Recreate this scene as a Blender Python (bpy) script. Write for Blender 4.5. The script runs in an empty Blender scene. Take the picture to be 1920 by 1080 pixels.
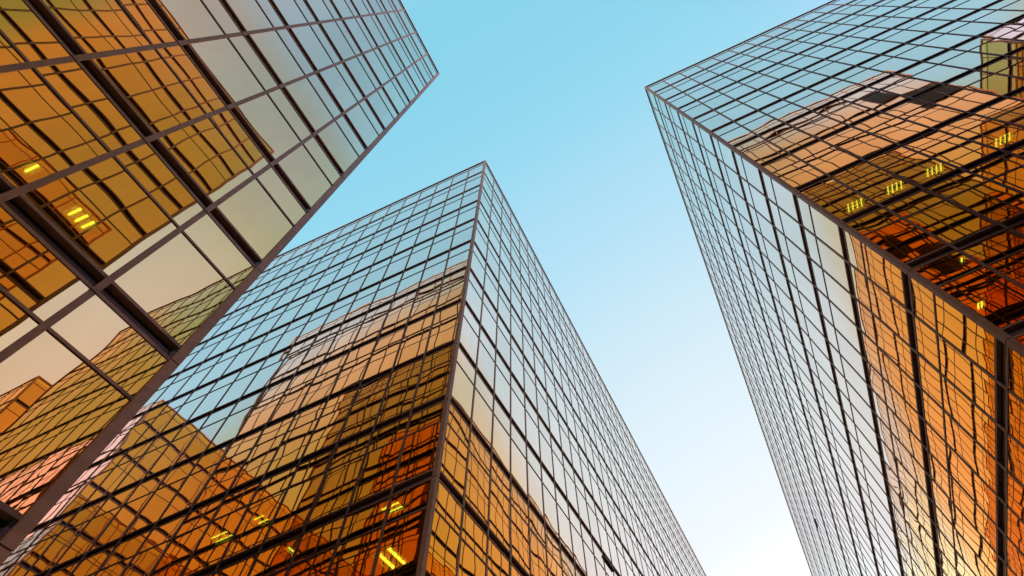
import bpy, math, random
from mathutils import Matrix, Vector

R = math.radians
scene = bpy.context.scene
COL = scene.collection

# ------------------------------------------------------------------ camera
RIGHT = Vector((0.9171855955891449, 0.34445419412141426, -0.20030449669428904))
DOWN = Vector((-0.3955041321770132, 0.7258708809109966, -0.5627503404498315))
FWD = Vector((-0.04844651354528086, 0.5953677623097011, 0.8019913733498922))
EYE = Vector((0.0, 0.0, 1.6))
cam = bpy.data.cameras.new('camera')
cam.sensor_width = 36.0
cam.lens = 20.82036
cam.shift_x, cam.shift_y = -0.143764, 0.118669
cam.clip_start, cam.clip_end = 0.1, 5000.0
cam_ob = bpy.data.objects.new('camera', cam)
m = Matrix((RIGHT, -DOWN, -FWD)).transposed().to_4x4()
m.translation = EYE
cam_ob.matrix_world = m
COL.objects.link(cam_ob)
scene.camera = cam_ob

# ------------------------------------------------------------------ sky and sun
BACK_TINT = (1.42, 1.06, 1.06)  # multipliers added to sky outside the view, for the mirror glass
SIDE_TINT = (1.08, 0.75, 0.73)
LOW_TINT = (1.72, 1.74, 3.0)
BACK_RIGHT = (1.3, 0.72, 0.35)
HIDDEN_TINT = (1.58, 1.20, 1.18)  # added warm boost for sky hidden behind the towers
HIDDEN_LOW_TINT = (1.15, 1.02, 0.68)
LEFT_TINT = (1.80, 0.92, 0.75)
SUN_EL, SUN_AZ = R(15), R(6)          # azimuth measured from +Y towards +X
world = bpy.data.worlds.new('World')
scene.world = world
world.use_nodes = True
nt = world.node_tree
nt.nodes.clear()
sky = nt.nodes.new('ShaderNodeTexSky')
sky.sky_type = 'NISHITA'
sky.sun_disc = False
sky.sun_elevation = SUN_EL
sky.sun_rotation = SUN_AZ
sky.altitude = 50
sky.air_density = 1.0
sky.dust_density = 2.5
sky.ozone_density = 1.0
tint = nt.nodes.new('ShaderNodeMix')
tint.data_type = 'RGBA'
tint.blend_type = 'MULTIPLY'
tint.inputs[0].default_value = 1.0
tint.inputs[7].default_value = (0.1425, 0.1725, 0.15, 1)
bg = nt.nodes.new('ShaderNodeBackground')
bg.inputs[1].default_value = 0.1
# the pale, hazy, brightly exposed evening sky of the photograph: lift each channel of the clear-sky model
haze = nt.nodes.new('ShaderNodeRGBCurve')
for ch, pts in enumerate((((0, .16), (.05, .20), (.084, .262), (.119, .43), (.235, .70), (.45, .84), (.78, .93), (1, 1.0)),
                          ((0, .45), (.10, .58), (.153, .665), (.205, .752), (.347, .868), (.55, .935), (.90, .975), (1, 1.02)),
                          ((0, .62), (.15, .78), (.212, .847), (.27, .92), (.40, .965), (.80, 1.06), (1, 1.2)))):
    c = haze.mapping.curves[ch]
    c.points[0].location, c.points[1].location = pts[0], pts[-1]
    for p in pts[1:-1]: c.points.new(*p)
haze.mapping.clip_max_y = 2.0
haze.mapping.clip_max_x = 2.0
haze.mapping.extend = 'EXTRAPOLATED'
haze.mapping.update()
gain = nt.nodes.new('ShaderNodeVectorMath')
gain.operation = 'SCALE'
gain.inputs['Scale'].default_value = 10.0
wo = nt.nodes.new('ShaderNodeOutputWorld')
nt.links.new(sky.outputs[0], tint.inputs[6])
nt.links.new(tint.outputs[2], haze.inputs['Color'])
nt.links.new(haze.outputs[0], gain.inputs[0])
# tints added to unseen parts of the sky, to colour what the glass mirrors
tcw = nt.nodes.new('ShaderNodeTexCoord')
sepw = nt.nodes.new('ShaderNodeSeparateXYZ')
nt.links.new(tcw.outputs['Generated'], sepw.inputs[0])


def wmath(op, a, b, clamp=False):
    q = nt.nodes.new('ShaderNodeMath')
    q.operation = op
    q.use_clamp = clamp
    for k, x in enumerate((a, b)):
        if isinstance(x, float): q.inputs[k].default_value = x
        else: nt.links.new(x, q.inputs[k])
    return q.outputs[0]


def wstep(v, lo, hi):
    mr = nt.nodes.new('ShaderNodeMapRange')
    mr.interpolation_type = 'SMOOTHSTEP'
    mr.inputs[1].default_value, mr.inputs[2].default_value = lo, hi
    nt.links.new(v, mr.inputs[0])
    return mr.outputs[0]


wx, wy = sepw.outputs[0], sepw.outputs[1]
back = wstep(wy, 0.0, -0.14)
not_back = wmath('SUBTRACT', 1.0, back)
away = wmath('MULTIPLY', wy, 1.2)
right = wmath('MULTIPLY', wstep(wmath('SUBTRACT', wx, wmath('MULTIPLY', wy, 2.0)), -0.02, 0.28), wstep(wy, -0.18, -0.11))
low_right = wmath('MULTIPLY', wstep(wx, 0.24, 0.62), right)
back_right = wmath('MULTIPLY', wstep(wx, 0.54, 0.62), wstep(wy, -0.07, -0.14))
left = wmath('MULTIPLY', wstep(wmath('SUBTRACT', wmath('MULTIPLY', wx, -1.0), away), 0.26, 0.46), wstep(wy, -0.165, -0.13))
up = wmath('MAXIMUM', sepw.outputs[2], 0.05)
hidden_tint = wmath('MULTIPLY', wstep(wmath('DIVIDE', wmath('ABSOLUTE', wx, 0.0), up), 0.16, 0.48), wmath('MULTIPLY', wstep(wmath('DIVIDE', wy, up), 0.18, 0.30), wstep(wmath('DIVIDE', wy, up), 0.52, 0.38)))
hidden_low_tint = wmath('MULTIPLY', wstep(wmath('DIVIDE', wmath('ABSOLUTE', wx, 0.0), up), 0.38, 0.48), wstep(wmath('DIVIDE', wy, up), 0.40, 0.55))
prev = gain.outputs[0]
for fac, colr in ((back, BACK_TINT), (right, SIDE_TINT), (low_right, LOW_TINT), (left, LEFT_TINT), (back_right, BACK_RIGHT), (hidden_tint, HIDDEN_TINT), (hidden_low_tint, HIDDEN_LOW_TINT)):
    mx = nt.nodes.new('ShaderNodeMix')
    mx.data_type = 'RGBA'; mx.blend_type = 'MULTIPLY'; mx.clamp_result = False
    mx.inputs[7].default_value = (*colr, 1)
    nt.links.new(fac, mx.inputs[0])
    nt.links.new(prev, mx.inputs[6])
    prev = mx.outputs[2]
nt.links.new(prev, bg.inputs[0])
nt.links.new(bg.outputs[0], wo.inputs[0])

sun = bpy.data.lights.new('sun', 'SUN')
sun.energy = 2.0
sun.angle = R(0.5)
sun.color = (1.0, 0.86, 0.7)
sun_ob = bpy.data.objects.new('sun', sun)
sd = Vector((math.sin(SUN_AZ) * math.cos(SUN_EL), math.cos(SUN_AZ) * math.cos(SUN_EL), math.sin(SUN_EL)))
sun_ob.rotation_euler = sd.to_track_quat('Z', 'Y').to_euler()
sun_ob.location = sd * 300
COL.objects.link(sun_ob)

scene.view_settings.view_transform = 'Standard'
scene.view_settings.look = 'None'
scene.view_settings.gamma = 1.0
scene.view_settings.exposure = 0.0
cy = scene.cycles
cy.max_bounces = 24
cy.glossy_bounces = 16
cy.diffuse_bounces = 3
cy.transparent_max_bounces = 24
cy.caustics_reflective = False
cy.caustics_refractive = False
cy.sample_clamp_indirect = 8.0


# ------------------------------------------------------------------ materials
def new_mat(name):
    mt = bpy.data.materials.new(name)
    mt.use_nodes = True
    mt.node_tree.nodes.clear()
    return mt, mt.node_tree.nodes, mt.node_tree.links


def surface(name, colour, rough=0.5, metal=0.0, vary=0.12, scale=3.0):
    mt, n, l = new_mat(name)
    o = n.new('ShaderNodeOutputMaterial')
    b = n.new('ShaderNodeBsdfPrincipled')
    tc = n.new('ShaderNodeTexCoord')
    nz = n.new('ShaderNodeTexNoise')
    nz.inputs['Scale'].default_value = scale
    nz.inputs['Detail'].default_value = 6
    mp = n.new('ShaderNodeMapRange')
    mp.inputs[1].default_value, mp.inputs[2].default_value = 0.3, 0.7
    mp.inputs[3].default_value, mp.inputs[4].default_value = 1 - vary, 1 + vary
    mx = n.new('ShaderNodeMix')
    mx.data_type = 'RGBA'
    mx.blend_type = 'MULTIPLY'
    mx.inputs[0].default_value = 1
    mx.inputs[6].default_value = (*colour, 1)
    l.new(tc.outputs['Object'], nz.inputs['Vector'])
    l.new(nz.outputs['Fac'], mp.inputs[0])
    l.new(mp.outputs[0], mx.inputs[7])
    l.new(mx.outputs[2], b.inputs['Base Color'])
    b.inputs['Roughness'].default_value = rough
    b.inputs['Metallic'].default_value = metal
    l.new(b.outputs[0], o.inputs[0])
    return mt


def gold_glass():
    """Gold-coated mirror glass: reflection goes from gold at square view to clear at grazing view, a little light
    passes through; every pane sits at its own slight tilt and is a little bowed."""
    mt, n, l = new_mat('gold_mirror_glass')
    o = n.new('ShaderNodeOutputMaterial')
    geo = n.new('ShaderNodeNewGeometry')
    off = n.new('ShaderNodeAttribute'); off.attribute_name = 'pane_offset'
    rnd = n.new('ShaderNodeAttribute'); rnd.attribute_name = 'pane_random'
    sep = n.new('ShaderNodeSeparateXYZ')
    l.new(rnd.outputs['Vector'], sep.inputs[0])

    def vm(op, a=None, b=None, scale=None):
        v = n.new('ShaderNodeVectorMath'); v.operation = op
        for i, x in enumerate((a, b)):
            if x is None: continue
            if isinstance(x, (tuple, Vector)): v.inputs[i].default_value = x
            else: l.new(x, v.inputs[i])
        if scale is not None:
            if isinstance(scale, float): v.inputs['Scale'].default_value = scale
            else: l.new(scale, v.inputs['Scale'])
        return v.outputs[0]
    bow = n.new('ShaderNodeMapRange')
    bow.inputs[3].default_value, bow.inputs[4].default_value = -0.002, 0.006
    l.new(sep.outputs[2], bow.inputs[0])
    pillow = vm('SCALE', off.outputs['Vector'], scale=bow.outputs[0])
    tilt = vm('SCALE', vm('SUBTRACT', rnd.outputs['Vector'], (0.5, 0.5, 0.5)), scale=0.007)
    nz = n.new('ShaderNodeTexNoise')
    nz.inputs['Scale'].default_value = 0.7
    nz.inputs['Detail'].default_value = 1.0
    # each pane ripples on its own: shift the noise by the pane's random vector
    l.new(vm('ADD', geo.outputs['Position'], vm('SCALE', rnd.outputs['Vector'], scale=40.0)), nz.inputs['Vector'])
    wob = vm('SCALE', vm('SUBTRACT', nz.outputs['Color'], (0.5, 0.5, 0.5)), scale=0.011)
    nrm = vm('NORMALIZE', vm('ADD', vm('ADD', geo.outputs['Normal'], pillow), vm('ADD', tilt, wob)))
    lw = n.new('ShaderNodeLayerWeight')
    lw.inputs[0].default_value = 0.5
    cr = n.new('ShaderNodeValToRGB')
    st = [(0.0, (0.86, 0.42, 0.08)), (0.40, (0.90, 0.52, 0.17)), (0.55, (0.91, 0.53, 0.18)), (0.64, (0.98, 0.58, 0.30)),
          (0.69, (1.0, 0.63, 0.39)), (0.725, (0.96, 0.79, 0.69)), (0.80, (0.95, 0.86, 0.80)), (0.92, (0.97, 0.94, 0.92)), (1.0, (1, 1, 1))]
    e = cr.color_ramp.elements
    while len(e) < len(st): e.new(0.5)
    for q, (p, c) in zip(e, st):
        q.position = p; q.color = (*c, 1)
    l.new(lw.outputs['Facing'], cr.inputs[0])
    gl = n.new('ShaderNodeBsdfGlossy')
    gl.inputs['Roughness'].default_value = 0.0
    # panes of slightly different batches, and faint rain streaks down the glass
    shade = n.new('ShaderNodeMapRange')
    shade.inputs[3].default_value, shade.inputs[4].default_value = 0.93, 1.0
    l.new(sep.outputs[0], shade.inputs[0])
    stv = vm('MULTIPLY', geo.outputs['Position'], (5.0, 5.0, 0.5))
    sn = n.new('ShaderNodeTexNoise')
    sn.inputs['Scale'].default_value = 1.0
    sn.inputs['Detail'].default_value = 4.0
    l.new(stv, sn.inputs['Vector'])
    sm = n.new('ShaderNodeMapRange')
    sm.inputs[1].default_value, sm.inputs[2].default_value = 0.35, 0.75
    sm.inputs[3].default_value, sm.inputs[4].default_value = 1.0, 0.95
    l.new(sn.outputs['Fac'], sm.inputs[0])
    both = n.new('ShaderNodeMath'); both.operation = 'MULTIPLY'
    l.new(shade.outputs[0], both.inputs[0]); l.new(sm.outputs[0], both.inputs[1])
    l.new(vm('SCALE', cr.outputs[0], scale=both.outputs[0]), gl.inputs['Color'])
    l.new(nrm, gl.inputs['Normal'])
    tr = n.new('ShaderNodeBsdfTransparent')
    inv = n.new('ShaderNodeMix'); inv.data_type = 'RGBA'
    inv.inputs[6].default_value = (0.24, 0.22, 0.02, 1)
    inv.inputs[7].default_value = (0, 0, 0, 1)
    l.new(lw.outputs['Facing'], inv.inputs[0])
    l.new(inv.outputs[2], tr.inputs[0])
    ad = n.new('ShaderNodeAddShader')
    l.new(gl.outputs[0], ad.inputs[0]); l.new(tr.outputs[0], ad.inputs[1])
    l.new(ad.outputs[0], o.inputs[0])
    return mt


def lamp_mat(name, colour, power):
    mt, n, l = new_mat(name)
    o = n.new('ShaderNodeOutputMaterial')
    em = n.new('ShaderNodeEmission')
    em.inputs[0].default_value = (*colour, 1)
    em.inputs[1].default_value = power
    l.new(em.outputs[0], o.inputs[0])
    return mt


GLASS = gold_glass()
BRONZE = surface('bronze_frame', (0.50, 0.20, 0.09), 0.5, 0.0, 0.18, 5)
DARK = surface('dark_bronze_channel', (0.10, 0.052, 0.038), 0.55, 0.1, 0.2, 2)
PANEL = surface('bronze_panel', (0.20, 0.10, 0.07), 0.5, 0.0, 0.2, 2)
JOINT_SHADE = surface('black_joint_and_shade', (0.02, 0.018, 0.018), 0.7)  # black joints, also the painted shade strip in the bands
CEIL = surface('ceiling_board', (0.42, 0.36, 0.30), 0.9, 0, 0.08, 1)
CORE = surface('core_wall', (0.16, 0.13, 0.11), 0.9, 0, 0.1, 0.5)
LOUVRE = surface('dark_louvre', (0.05, 0.045, 0.04), 0.6)
ROOF = surface('roof_gravel', (0.22, 0.21, 0.2), 0.95, 0, 0.25, 8)
PAVE = surface('plaza_stone', (0.28, 0.26, 0.24), 0.8, 0, 0.2, 0.8)
HOUSING = surface('lamp_housing', (0.6, 0.6, 0.56), 0.4)
TUBE = lamp_mat('fluorescent_tube', (0.95, 1.0, 0.55), 7.5)


# ------------------------------------------------------------------ mesh helper
class MB:
    def __init__(s):
        s.v, s.f, s.mi, s.off, s.rnd, s.mats = [], [], [], [], [], []

    def mat(s, mt):
        if mt not in s.mats: s.mats.append(mt)
        return s.mats.index(mt)

    def quad(s, a, b, c, d, mt, pane=False):
        i = len(s.v)
        s.v += [a, b, c, d]
        s.f.append((i, i + 1, i + 2, i + 3))
        s.mi.append(s.mat(mt))
        if pane:
            cx, cy_, cz = [(a[k] + c[k]) / 2 for k in range(3)]
            s.off += [(p[0] - cx, p[1] - cy_, p[2] - cz) for p in (a, b, c, d)]
            s.rnd.append((random.random(), random.random(), random.random()))
        else:
            s.off += [(0, 0, 0)] * 4
            s.rnd.append((0.5, 0.5, 0.5))

    def box(s, lo, hi, mt):
        x0, y0, z0 = lo; x1, y1, z1 = hi
        if x0 > x1: x0, x1 = x1, x0
        if y0 > y1: y0, y1 = y1, y0
        if z0 > z1: z0, z1 = z1, z0
        P = [(x0, y0, z0), (x1, y0, z0), (x1, y1, z0), (x0, y1, z0), (x0, y0, z1), (x1, y0, z1), (x1, y1, z1), (x0, y1, z1)]
        for q in ((3, 2, 1, 0), (4, 5, 6, 7), (0, 1, 5, 4), (1, 2, 6, 5), (2, 3, 7, 6), (3, 0, 4, 7)):
            s.quad(*[P[k] for k in q], mt)

    def build(s, name, parent=None, origin=(0, 0, 0)):
        me = bpy.data.meshes.new(name)
        o0 = origin
        me.from_pydata([(a - o0[0], b - o0[1], c - o0[2]) for a, b, c in s.v], [], s.f)
        for mt in s.mats: me.materials.append(mt)
        me.polygons.foreach_set('material_index', s.mi)
        if GLASS in s.mats:
            a = me.attributes.new('pane_offset', 'FLOAT_VECTOR', 'CORNER')
            a.data.foreach_set('vector', [x for t in s.off for x in t])
            a = me.attributes.new('pane_random', 'FLOAT_VECTOR', 'FACE')
            a.data.foreach_set('vector', [x for t in s.rnd for x in t])
        me.update()
        ob = bpy.data.objects.new(name, me)
        COL.objects.link(ob)
        if parent is not None:
            ob.parent = parent
        else:
            ob.location = origin
        return ob


def tag(o, label, cat, group=None):
    o['label'] = label
    o['category'] = cat
    if group: o['group'] = group


# ------------------------------------------------------------------ the towers
EYE_Z = 1.6
TOP = 50.0 + EYE_Z                 # roof line
FH = 3.744                         # storey height
NF = 13
BAY = 1.3345
G_LOW = -0.213                     # band bottom relative to the storey line is +0.213
BAND = 0.45
BAR_DROP = 0.8475                  # thin glazing bar below the storey line
BAR_H = 0.06
MUL_W, MUL_D = 0.085, 0.016


def to_px(p):
    v = Vector(p) - EYE
    z = v.dot(FWD)
    if z < 0.05: return None
    return (1236.03 + 1110.42 * v.dot(RIGHT) / z, 767.84 + 1110.42 * v.dot(DOWN) / z)


def frame_area(q):
    """Area of a quad in the photograph, clipped to the frame."""
    P = [to_px(p) for p in q]
    if any(p is None for p in P): return 0.0
    for ax, lim, sg in ((0, 0, 1), (0, 1920, -1), (1, 0, 1), (1, 1080, -1)):
        out = []
        for i in range(len(P)):
            a, b = P[i - 1], P[i]
            ia, ib = (a[ax] - lim) * sg >= 0, (b[ax] - lim) * sg >= 0
            if ia != ib:
                t = (lim - a[ax]) / (b[ax] - a[ax])
                out.append((a[0] + t * (b[0] - a[0]), a[1] + t * (b[1] - a[1])))
            if ib: out.append(b)
        P = out
        if not P: return 0.0
    return abs(sum(P[i - 1][0] * P[i][1] - P[i][0] * P[i - 1][1] for i in range(len(P)))) / 2


class Face:
    """A facade: origin corner o (x, y), direction u along it, outward normal n, number of bays."""
    def __init__(s, o, u, n, bays, seen, skip=None):
        s.o, s.u, s.n, s.bays, s.seen = o, u, n, bays, seen

    def p(s, a, z, d=0.0):
        return (s.o[0] + s.u[0] * a + s.n[0] * d, s.o[1] + s.u[1] * a + s.n[1] * d, z)

    def box(s, mb, a0, a1, z0, z1, d0, d1, mt):
        mb.box(s.p(a0, z0, d0), s.p(a1, z1, d1), mt)

    def quad(s, mb, a0, a1, z0, z1, d, mt, pane=True):
        q = [s.p(a0, z0, d), s.p(a1, z0, d), s.p(a1, z1, d), s.p(a0, z1, d)]
        # keep the outward side as the face's front
        cr = s.u[0] * s.n[1] - s.u[1] * s.n[0]
        if cr > 0: q = [q[1], q[0], q[3], q[2]]
        mb.quad(*q, mt, pane)


def storey_levels(j):
    """(band_bottom, band_top) of storey line j; j = 0 is under the roof cap."""
    zl = TOP - j * FH + 0.213
    return zl, zl + BAND


def window_levels(j):
    """The window unit that hangs under storey line j: short pane, bar, tall pane down to the next band."""
    top = storey_levels(j)[0] if j else TOP - 0.16
    bar = TOP - BAR_DROP - j * FH
    bot = storey_levels(j + 1)[1]
    if j == NF - 1 + 0: bot = max(bot, 0.3)
    return top, bar, bot


def put_window(mb, bars, f, i, j):
    a0, a1 = i * BAY, (i + 1) * BAY
    top, bar, bot = window_levels(j)
    f.quad(mb, a0, a1, bar + BAR_H / 2, top, 0, GLASS)
    f.quad(mb, a0, a1, bot, bar - BAR_H / 2, 0, GLASS)
    g = MUL_W / 2
    f.box(bars, a0 + g, a1 - g, bar - BAR_H / 2, bar + BAR_H / 2, -0.06, 0.018, BRONZE)


def tower(name, label, x0, x1, y0, y1, seen, occluder=None, single=True, louvres=(), vents=()):
    """seen: which facades the photograph shows: 'front' (-y), 'back' (+y), 'left' (-x), 'right' (+x)."""
    nx, ny = round((x1 - x0) / BAY), round((y1 - y0) / BAY)
    base = ((x0 + x1) / 2, (y0 + y1) / 2, 0)
    root = bpy.data.objects.new(name, None)
    root.location = base
    root.empty_display_size = 2
    COL.objects.link(root)
    tag(root, label, 'building', 'gold glass office towers')
    F = {
        'front': Face((x0, y0), (1, 0), (0, -1), nx, 'front' in seen),
        'back': Face((x0, y1), (1, 0), (0, 1), nx, 'back' in seen),
        'left': Face((x0, y0), (0, 1), (-1, 0), ny, 'left' in seen),
        'right': Face((x1, y0), (0, 1), (1, 0), ny, 'right' in seen),
    }
    # windows: the ones that show largest become parts, all the others one part
    units = []
    for k, f in F.items():
        for i in range(f.bays):
            for j in range(NF):
                t, b, bo = window_levels(j)
                ar = 0.0
                if single and f.seen and k != 'back':
                    q = [f.p(i * BAY, bo), f.p((i + 1) * BAY, bo), f.p((i + 1) * BAY, t), f.p(i * BAY, t)]
                    ar = frame_area(q)
                    if ar and occluder and occluder([sum(c[m_] for c in q) / 4 for m_ in range(3)]): ar = 0.0
                units.append((ar, k, i, j))
    units.sort(key=lambda t: -t[0])
    best = {(k, i, j) for ar, k, i, j in units[:99] if ar > 4}
    rest = MB()
    for ar, k, i, j in units:
        if (k, i, j) in louvres:
            f = F[k]
            t, b, bo = window_levels(j)
            mb = MB()
            for q in range(int((t - bo) / 0.12)):
                f.box(mb, i * BAY + 0.05, (i + 1) * BAY - 0.05, bo + q * 0.12, bo + q * 0.12 + 0.07, -0.02, 0.03, LOUVRE)
            f.box(mb, i * BAY + 0.05, (i + 1) * BAY - 0.05, bo, t, -0.08, -0.03, JOINT_SHADE)
            mb.build('louvre_panel', root, base)
        elif (k, i, j) in best:
            mb, bb = MB(), MB()
            put_window(mb, bb, F[k], i, j)
            w = mb.build('window', root, base)
            bb.build('glazing_bar', w, base)
        else:
            put_window(rest, rest, F[k], i, j)
    if rest.f:
        rest.build('window', root, base)['kind'] = 'stuff'
    # mullions
    hid = MB()
    for k, f in F.items():
        for i in range(1, f.bays):
            mb = MB() if f.seen else hid
            f.box(mb, i * BAY - MUL_W / 2, i * BAY + MUL_W / 2, 0.15, TOP - 0.16, 0.004, MUL_D, BRONZE)
            f.box(mb, i * BAY - MUL_W / 2 + 0.012, i * BAY + MUL_W / 2 - 0.012, 0.15, TOP - 0.17, -0.06, 0.003, DARK)
            for j in range(1, NF + 1):       # splice sleeves where the storey lengths meet
                zs = storey_levels(j)[0]
                f.box(mb, i * BAY - MUL_W / 2 - 0.004, i * BAY + MUL_W / 2 + 0.004, zs - 0.02, zs + 0.005, 0.006, MUL_D + 0.006, JOINT_SHADE)
            if f.seen: mb.build('mullion', root, base)
    if hid.f:
        hid.build('mullion', root, base)['kind'] = 'stuff'
    # spandrel bands: a recessed channel between two rails
    for k, f in F.items():
        L = f.bays * BAY
        for j in range(1, NF + 1):
            zb, zt = storey_levels(j)
            mb = MB()
            f.box(mb, 0.0, L, zb, zb + 0.075, -0.06, 0.012, BRONZE)
            f.box(mb, 0.0, L, zb + 0.077, zb + 0.26, -0.14, -0.065, PANEL)
            f.box(mb, 0.0, L, zb + 0.262, zt - 0.077, -0.14, -0.10, JOINT_SHADE)  # black strip paints the shade under the upper rail
            f.box(mb, 0.0, L, zt - 0.075, zt, -0.14, 0.012, BRONZE)
            mb.build('spandrel_band', root, base)
    for k, i, j in vents:                # a flap hanging open under the band
        f, zb = F[k], storey_levels(j)[0]
        mb = MB()
        f.box(mb, i * BAY + 0.02, (i + 1) * BAY - 0.02, zb - 0.14, zb - 0.003, 0.02, 0.09, DARK)
        f.box(mb, i * BAY + 0.06, (i + 1) * BAY - 0.06, zb - 0.10, zb + 0.05, 0.014, 0.06, JOINT_SHADE)
        mb.build('vent_flap', root, base)
    # corner posts in storey-high lengths with open joints
    for sx, px in ((-1, x0), (1, x1)):
        for sy, py in ((-1, y0), (1, y1)):
            mb = MB()
            a, b = px + sx * 0.04, px - sx * 0.10
            c, d = py + sy * 0.04, py - sy * 0.10
            for j in range(NF + 1):
                zt = TOP - 0.16 if j == 0 else storey_levels(j)[0] + 0.02
                zb = max(storey_levels(j + 1)[0] + 0.045, 0.1)
                if zt - zb > 0.2: mb.box((a, c, zb), (b, d, zt), BRONZE)
            e_ = 0.02
            mb.box((a - sx * e_, c - sy * e_, 0.1), (b + sx * 0.002, d + sy * 0.002, TOP - 0.17), JOINT_SHADE)
            mb.build('corner_post', root, base)
    # roof cap, roof, floors, core
    mb = MB()
    for (a, b) in (((x0 - 0.045, y0 - 0.045), (x1 + 0.045, y0 + 0.12)), ((x0 - 0.045, y1 - 0.12), (x1 + 0.045, y1 + 0.045)),
                   ((x0 - 0.045, y0 + 0.122), (x0 + 0.12, y1 - 0.122)), ((x1 - 0.12, y0 + 0.122), (x1 + 0.045, y1 - 0.122))):
        mb.box((*a, TOP - 0.16), (*b, TOP), BRONZE)
    mb.build('parapet', root, base)
    mb = MB(); mb.box((x0 + 0.2, y0 + 0.2, TOP - 0.6), (x1 - 0.2, y1 - 0.2, TOP - 0.3), ROOF)
    mb.build('roof', root, base)
    for j in range(1, NF + 1):
        zb, zt = storey_levels(j)
        mb = MB(); mb.box((x0 + 0.16, y0 + 0.16, zb + 0.05), (x1 - 0.16, y1 - 0.16, zt - 0.05), CEIL)
        mb.build('floor_slab', root, base)
    mb = MB(); mb.box((x0 + 4.2, y0 + 4.2, 0.1), (x1 - 4.2, y1 - 4.2, TOP - 0.7), CORE)
    mb.build('core', root, base)
    mb = MB(); mb.box((x0 + 0.06, y0 + 0.06, 0), (x1 - 0.06, y1 - 0.06, 0.3), DARK)
    mb.build('plinth', root, base)
    return root


XL, XR = -6.912, 6.496             # the two sides of the passage
YF, YB = 8.624, 2.326              # front plane of the far pair, back plane of the near pair
WID = 16 * BAY
DEEP = 60 * BAY
NEAR = 20 * BAY


def behind_near_left(p):
    """True where the near left tower hides the point from the camera."""
    q = Vector(p) - EYE
    if q.x >= 0: return False
    t = (XL - EYE.x) / q.x
    if not 0 < t < 1: return False
    h = EYE + q * t
    return h.y < YB and h.z < TOP


def column(y0, y1, k):
    return y0, y1


random.seed(7)
tower('office_tower', 'nearest gold mirror tower, filling the left edge with wide panes and amber reflections',
      XL - WID, XL, YB - NEAR, YB, ('right', 'back'))
tower('office_tower', 'gold mirror tower in the middle, its corner pointing up between the other two',
      XL - WID, XL, YF, YF + DEEP, ('front', 'right'), occluder=behind_near_left, vents=(('right', 10, 8),))
tower('office_tower', 'gold mirror tower on the right with a row of lit lamps behind the glass',
      XR, XR + 14 * BAY, YF, YF + DEEP, ('front', 'left'), vents=(('left', 27, 4),))
tower('office_tower', 'gold tower behind the viewer, seen only as the amber block mirrored in the left tower',
      XR, XR + 14 * BAY, YB - NEAR, YB, ('left', 'back'), single=False,
      louvres={('back', 11, 1), ('back', 12, 2), ('back', 13, 2)})
X2 = 33.3
FULL = TOP, NF
TOP, NF = TOP - FH, NF - 1
tower('office_tower', 'gold tower seen only as the orange block mirrored high at the right edge',
      30.8, 30.8 + WID, 2.87 - 22 * BAY, 2.87, ('left', 'back'), single=False)
TOP, NF = FULL
tower('office_tower', 'gold tower seen only as the small orange block mirrored low in the left tower',
      X2, X2 + WID, YF + 0.7, YF + 0.7 + NEAR, ('left', 'front'), single=False)
X3 = -41.4
tower('office_tower', 'gold tower seen only as a sloping dark roof edge mirrored low in the middle tower',
      X3 - WID, X3, YB - 22 * BAY, YB, ('right', 'back'), single=False)

tower('office_tower', 'gold tower seen only as dark amber shapes mirrored along the foot of the middle tower',
      X3 - WID, X3, YF, YF + 30 * BAY, ('right', 'front'), single=False)

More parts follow.
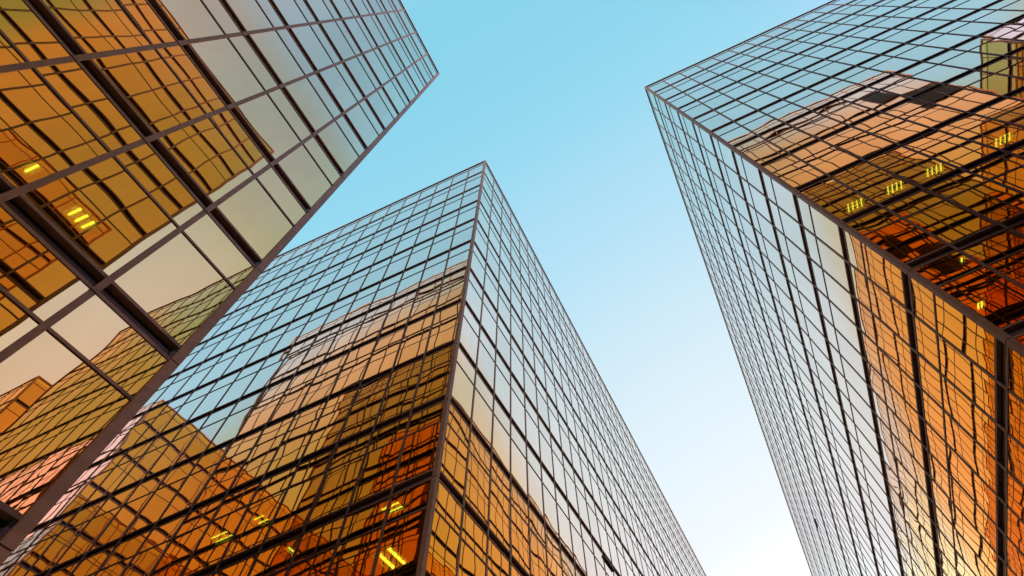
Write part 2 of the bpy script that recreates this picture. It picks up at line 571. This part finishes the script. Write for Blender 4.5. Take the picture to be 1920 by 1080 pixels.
# ------------------------------------------------------------------ ceiling lamps behind the glass
def ceiling_light(x, y, j, label, along='y', n=3, length=0.42, pitch=0.14, radius=0.02):
    zc = storey_levels(j)[0] + 0.05
    root = bpy.data.objects.new('ceiling_light', None)
    root.location = (x, y, zc)
    root.empty_display_size = 0.3
    COL.objects.link(root)
    tag(root, label, 'ceiling light', 'lit ceiling lamps behind the glass')
    w = n * pitch / 2 + 0.02
    h = length / 2 + 0.03
    sw = (lambda a, b: (a, b)) if along == 'y' else (lambda a, b: (b, a))
    mb = MB()
    for s in (-1, 1):
        mb.box((x + sw(s * w, 0)[0] - (0.008 if along == 'y' else h), y + sw(s * w, 0)[1] - (h if along == 'y' else 0.008), zc - 0.07),
               (x + sw(s * w, 0)[0] + (0.008 if along == 'y' else h), y + sw(s * w, 0)[1] + (h if along == 'y' else 0.008), zc - 0.002), HOUSING)
    nb = 5 if radius > 0.03 else 2
    for q in range(nb):
        t = -h + 2 * h * q / (nb - 1)
        c = sw(0, t)
        d = (w - 0.01, 0.005) if along == 'y' else (0.005, w - 0.01)
        mb.box((x + c[0] - d[0], y + c[1] - d[1], zc - 0.066), (x + c[0] + d[0], y + c[1] + d[1], zc - 0.045), HOUSING)
    mb.box((x - (w if along == 'y' else h), y - (h if along == 'y' else w), zc - 0.012), (x + (w if along == 'y' else h), y + (h if along == 'y' else w), zc - 0.004), HOUSING)
    mb.build('housing', root, (x, y, zc))
    for q in range(n):
        c = sw((q - (n - 1) / 2) * pitch, 0)
        mb = MB()
        r, N = radius, 10
        for k in range(N):
            a0, a1 = 2 * math.pi * k / N, 2 * math.pi * (k + 1) / N
            pts = []
            for a, t in ((a0, -length / 2), (a0, length / 2), (a1, length / 2), (a1, -length / 2)):
                o = sw(c[0] if along == 'y' else c[1], t)
                o = (r * math.cos(a), t) if along == 'y' else (t, r * math.cos(a))
                pts.append((x + c[0] + o[0], y + c[1] + o[1], zc - 0.036 + r * math.sin(a)))
            mb.quad(*pts, TUBE)
        mb.build('tube', root, (x, y, zc))
    return root


for x, lab in ((8.53, 'lit ceiling lamp in the right tower nearest to its corner post, first of the row'),
               (10.09, 'lit ceiling lamp in the right tower, second of the row from the corner post'),
               (11.64, 'lit ceiling lamp in the right tower, third of the row from the corner post'),
               (14.29, 'lit ceiling lamp in the right tower farthest from its corner post')):
    ceiling_light(x, 10.0, 8, lab, n=4, length=0.3, pitch=0.17, radius=0.023)
ceiling_light(7.9, 8.93, 10, 'small lone lit lamp in the right tower below the row of four', n=1, length=0.12)
ceiling_light(8.36, 10.55, 10, 'small lit lamp on the dark brown storey of the right tower', n=2, length=0.2, pitch=0.1)
ceiling_light(-9.58, 10.57, 10, 'large bright ceiling lamp at the bottom edge of the middle tower', n=2, length=0.75, pitch=0.34, radius=0.045)
ceiling_light(-8.45, 8.98, 10, 'lit ceiling lamp close to the corner post of the middle tower', along='x', n=2, length=0.5, pitch=0.16)
ceiling_light(-14.66, 9.91, 9, 'right lamp of the two small lit lamps low in the middle tower', along='x', n=2, length=0.36, pitch=0.2)
ceiling_light(-16.17, 9.91, 9, 'left lamp of the two small lit lamps low in the middle tower', along='x', n=2, length=0.62, pitch=0.2)
ceiling_light(-11.48, 8.95, 10, 'faint lit lamp between the two small lamps and the bottom edge lamp', n=1, length=0.3)
ceiling_light(-8.84, 0.27, 10, 'three bright tubes of a ceiling lamp behind the amber glass of the left tower', along='x', n=3, length=0.26, pitch=0.13)
ceiling_light(-8.83, -0.67, 10, 'single bright tube behind amber glass at the left edge of the photo', along='x', n=1, length=0.26)

# ------------------------------------------------------------------ ground
mb = MB()
mb.quad((-900, -900, 0), (900, -900, 0), (900, 900, 0), (-900, 900, 0), PAVE)
g = mb.build('ground')
g['kind'] = 'structure'
